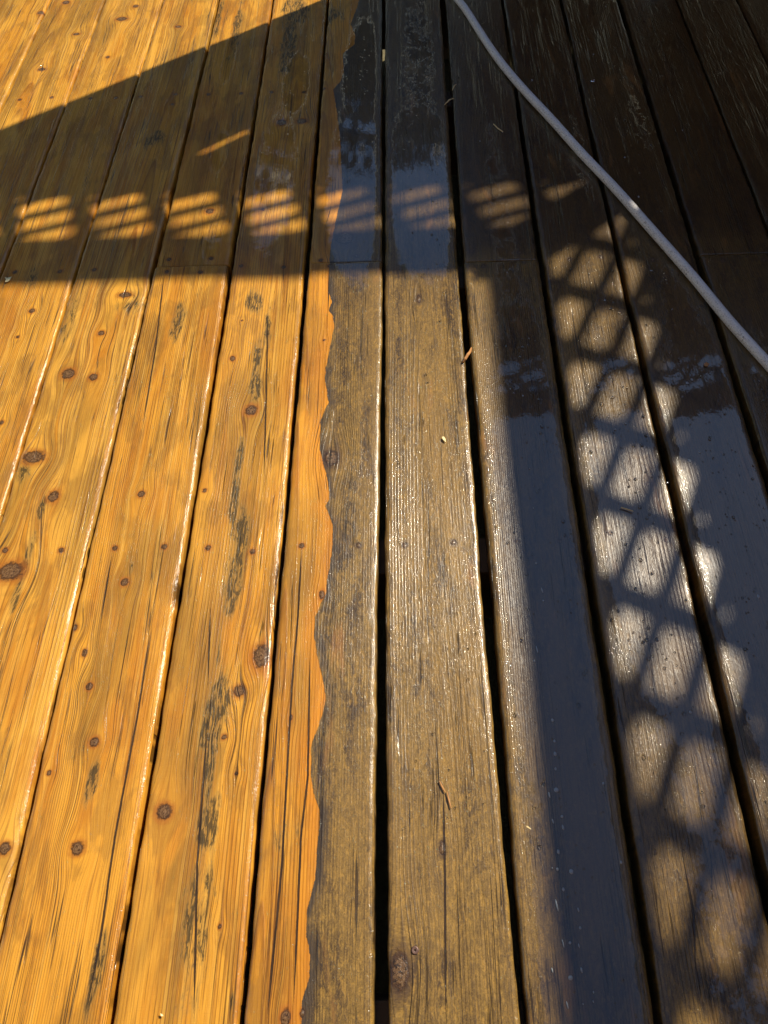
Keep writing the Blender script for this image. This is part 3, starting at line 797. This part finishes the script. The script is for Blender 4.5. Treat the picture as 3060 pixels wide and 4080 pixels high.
FOAM = plain('foam_spot', (0.26, 0.28, 0.29), 0.35, 0.15, 400, coat=0.6)
spots = [(1530, 2980, q) for q in [(738,28,8,12),(740,92,6,8),(743,183,13,14),(713,205,5,18),(768,298,8,9),(728,318,4,14),(772,345,6,16),(752,450,8,15),(748,525,8,10),
 (808,535,12,15),(773,612,7,12),(745,680,5,34),(838,700,5,13),(846,778,7,10),(802,842,8,9),(772,845,4,24),(840,855,4,14),(852,960,6,17),(804,993,13,15),(903,1055,4,8),
 (902,1095,4,9),(725,960,4,15),(725,520,4,6),(790,1110,4,22),(858,1105,4,7),(945,155,5,8),(1022,495,6,10)]] + \
 [(1530, 2000, q) for q in [(727,945,8,10),(735,1035,6,9),(738,1090,8,13),(740,1155,6,9),(657,268,5,6),(682,385,4,16),(687,430,5,6),(1618,408,8,12),(1325,908,8,10),(1405,190,6,6),(644,30,3,5),(648,690,5,8),(660,640,4,20)]] + \
 [(1530, 1000, q) for q in [(1365,870,6,7),(1320,905,8,11),(1310,570,8,8),(1330,555,7,7),(1000,770,6,5),(1045,745,5,4),(628,943,4,4),(960,820,4,3),(1155,85,8,3),(955,212,6,4),(1225,1000,5,5),(600,630,5,5),(545,600,4,4)]] + \
 [(1530, 0, q) for q in [(958,28,3,3),(415,608,5,5),(512,570,6,3),(640,345,5,4),(1380,272,4,6),(1150,298,3,3),(1100,850,5,6),(1040,680,5,4),(70,380,4,3),(905,235,3,3),(1290,560,3,3)]]
m = MB()
for ox, oy, (a, b, rx, ry) in spots:
    px, py = ox + a * s_, oy + b * s_
    x, y = P(px, py); zz = on_board(x, y, -0.003)
    if zz is None: continue
    ym = abs(P(px, py - 20)[1] - P(px, py + 20)[1]) / 40
    dome(m, x, y, zz - 0.0001, rx * s_ * pxm(py) * .8, ry * s_ * ym * .8, 0.0009, 0.15 if ry > 2.2 * rx else 0, 9)
o = m.build('foam_spots', FOAM, None, True)
tag(o, 'line of whitish foam spots and wet flecks on the shaded board', 'foam spots', None, 'stuff')

def sliver(name, pts, w0, mat, label, cat, h=0.0012, lift=0.0):
    """a thin tapering strip with thickness, through the given pixels"""
    P_ = [P(*q) for q in pts]; vs = []; fs = []
    n = len(P_)
    for i, (x, y) in enumerate(P_):
        a = P_[max(i - 1, 0)]; b = P_[min(i + 1, n - 1)]; dx, dy = b[0] - a[0], b[1] - a[1]; L = math.hypot(dx, dy) or 1
        wd = w0 * (0.25 + math.sin(math.pi * (i + 0.4) / (n - .2)) ** 0.8); z = 0.0012 + lift * math.sin(math.pi * i / (n - 1))
        ox_, oy_ = -dy / L * wd, dx / L * wd
        vs += [(x + ox_, y + oy_, z), (x - ox_, y - oy_, z), (x - ox_ * .6, y - oy_ * .6, z + h), (x + ox_ * .6, y + oy_ * .6, z + h)]
    for i in range(n - 1):
        a = i * 4; b = a + 4
        for k in range(4): fs.append((a + k, a + (k + 1) % 4, b + (k + 1) % 4, b + k))
    fs += [(3, 2, 1, 0), tuple(4 * (n - 1) + k for k in range(4))]
    o = link(name, mesh(name, vs, fs), mat); tag(o, label, cat); return o
STRAW = plain('dry_straw', (0.58, 0.44, 0.20), 0.6, 0.2, 200)
DRYL = plain('dry_leaf', (0.42, 0.19, 0.055), 0.6, 0.35, 200, coat=0.4)
PETAL = plain('yellow_flake', (0.80, 0.70, 0.36), 0.55, 0.15, 200)
q = lambda ox, oy, l: [(ox + a * s_, oy + b * s_) for a, b in l]
sliver('leaf_stalk', [(1843,1447),(1852,1440),(1862,1425),(1872,1410),(1878,1388)], 0.0022, DRYL, 'curled brown leaf stalk caught across the dark gap beside the sunlit board', 'leaf', 0.0016, 0.006)
sliver('wood_sliver', q(1530,2980,[(592,333),(605,336),(620,342),(634,352)]), 0.0013, STRAW, 'pale curved wood sliver on the sunlit edge of the weathered board', 'sliver')
sliver('wood_splinter', q(1530,2980,[(240,145),(252,170),(264,192)]), 0.0009, DRYL, 'short orange splinter on the weathered board, above a longer one', 'splinter')
sliver('wood_splinter', q(1530,2980,[(272,190),(280,225),(290,262)]), 0.0008, DRYL, 'longer orange splinter lower down on the weathered board', 'splinter')
sliver('grass_blade', q(0,0,[(1760,0)][:0]) or [(1771,420),(1790,407),(1808,394)], 0.0016, STRAW, 'pale grass blade bridging the gap beside the blue reflection', 'grass blade', 0.001, 0.004)
sliver('grass_blade', [(1802,362),(1810,350),(1817,339)], 0.0013, STRAW, 'short grass blade standing at the edge of the gap left of the hose', 'grass blade', 0.001, 0.004)
sliver('grass_blade', [(1966,497),(1985,515),(2004,528)], 0.0012, STRAW, 'faint dry grass blade on the dark board below the hose', 'grass blade')
sliver('straw', q(1530,1000,[(1022,1110),(1048,1117),(1076,1127)]), 0.0009, STRAW, 'thin straw lying in the lattice shade on the wet board', 'straw')
def flake(name, ox, oy, pts, mat, label, cat):
    P_ = [P(ox + a * s_, oy + b * s_) for a, b in pts]; n = len(P_)
    vs = [(x, y, 0.0016) for x, y in P_] + [(x, y, 0.0021 + 0.0004 * (i % 2)) for i, (x, y) in enumerate(P_)]
    fs = [tuple(range(n))[::-1], tuple(range(n, 2 * n))] + [(i, (i + 1) % n, n + (i + 1) % n, n + i) for i in range(n)]
    o = link(name, mesh(name, vs, fs), mat); tag(o, label, cat); return o
flake('leaf_flake', 1530, 1000, [(250,806),(258,805),(264,813),(268,826),(260,824),(253,816)], PETAL, 'small yellow leaf flake on the sunlit weathered board', 'leaf')
flake('petal', 0, 1000, [(22,116),(34,120),(52,114),(46,128),(36,136),(24,138),(28,126)], PETAL, 'pale yellow petal on the cleaned board just below the shadow edge', 'petal')
flake('leaf_flake', 1530, 1000, [(1380,490),(1392,484),(1404,492),(1396,502),(1384,500)], DRYL, 'tan leaf flake on the dark board right of the lattice shade', 'leaf')
flake('leaf_flake', 0, 2980, [(695,1146),(706,1150),(708,1158),(698,1158)], PETAL, 'tiny pale flake near the bottom of the cleaned board', 'leaf')
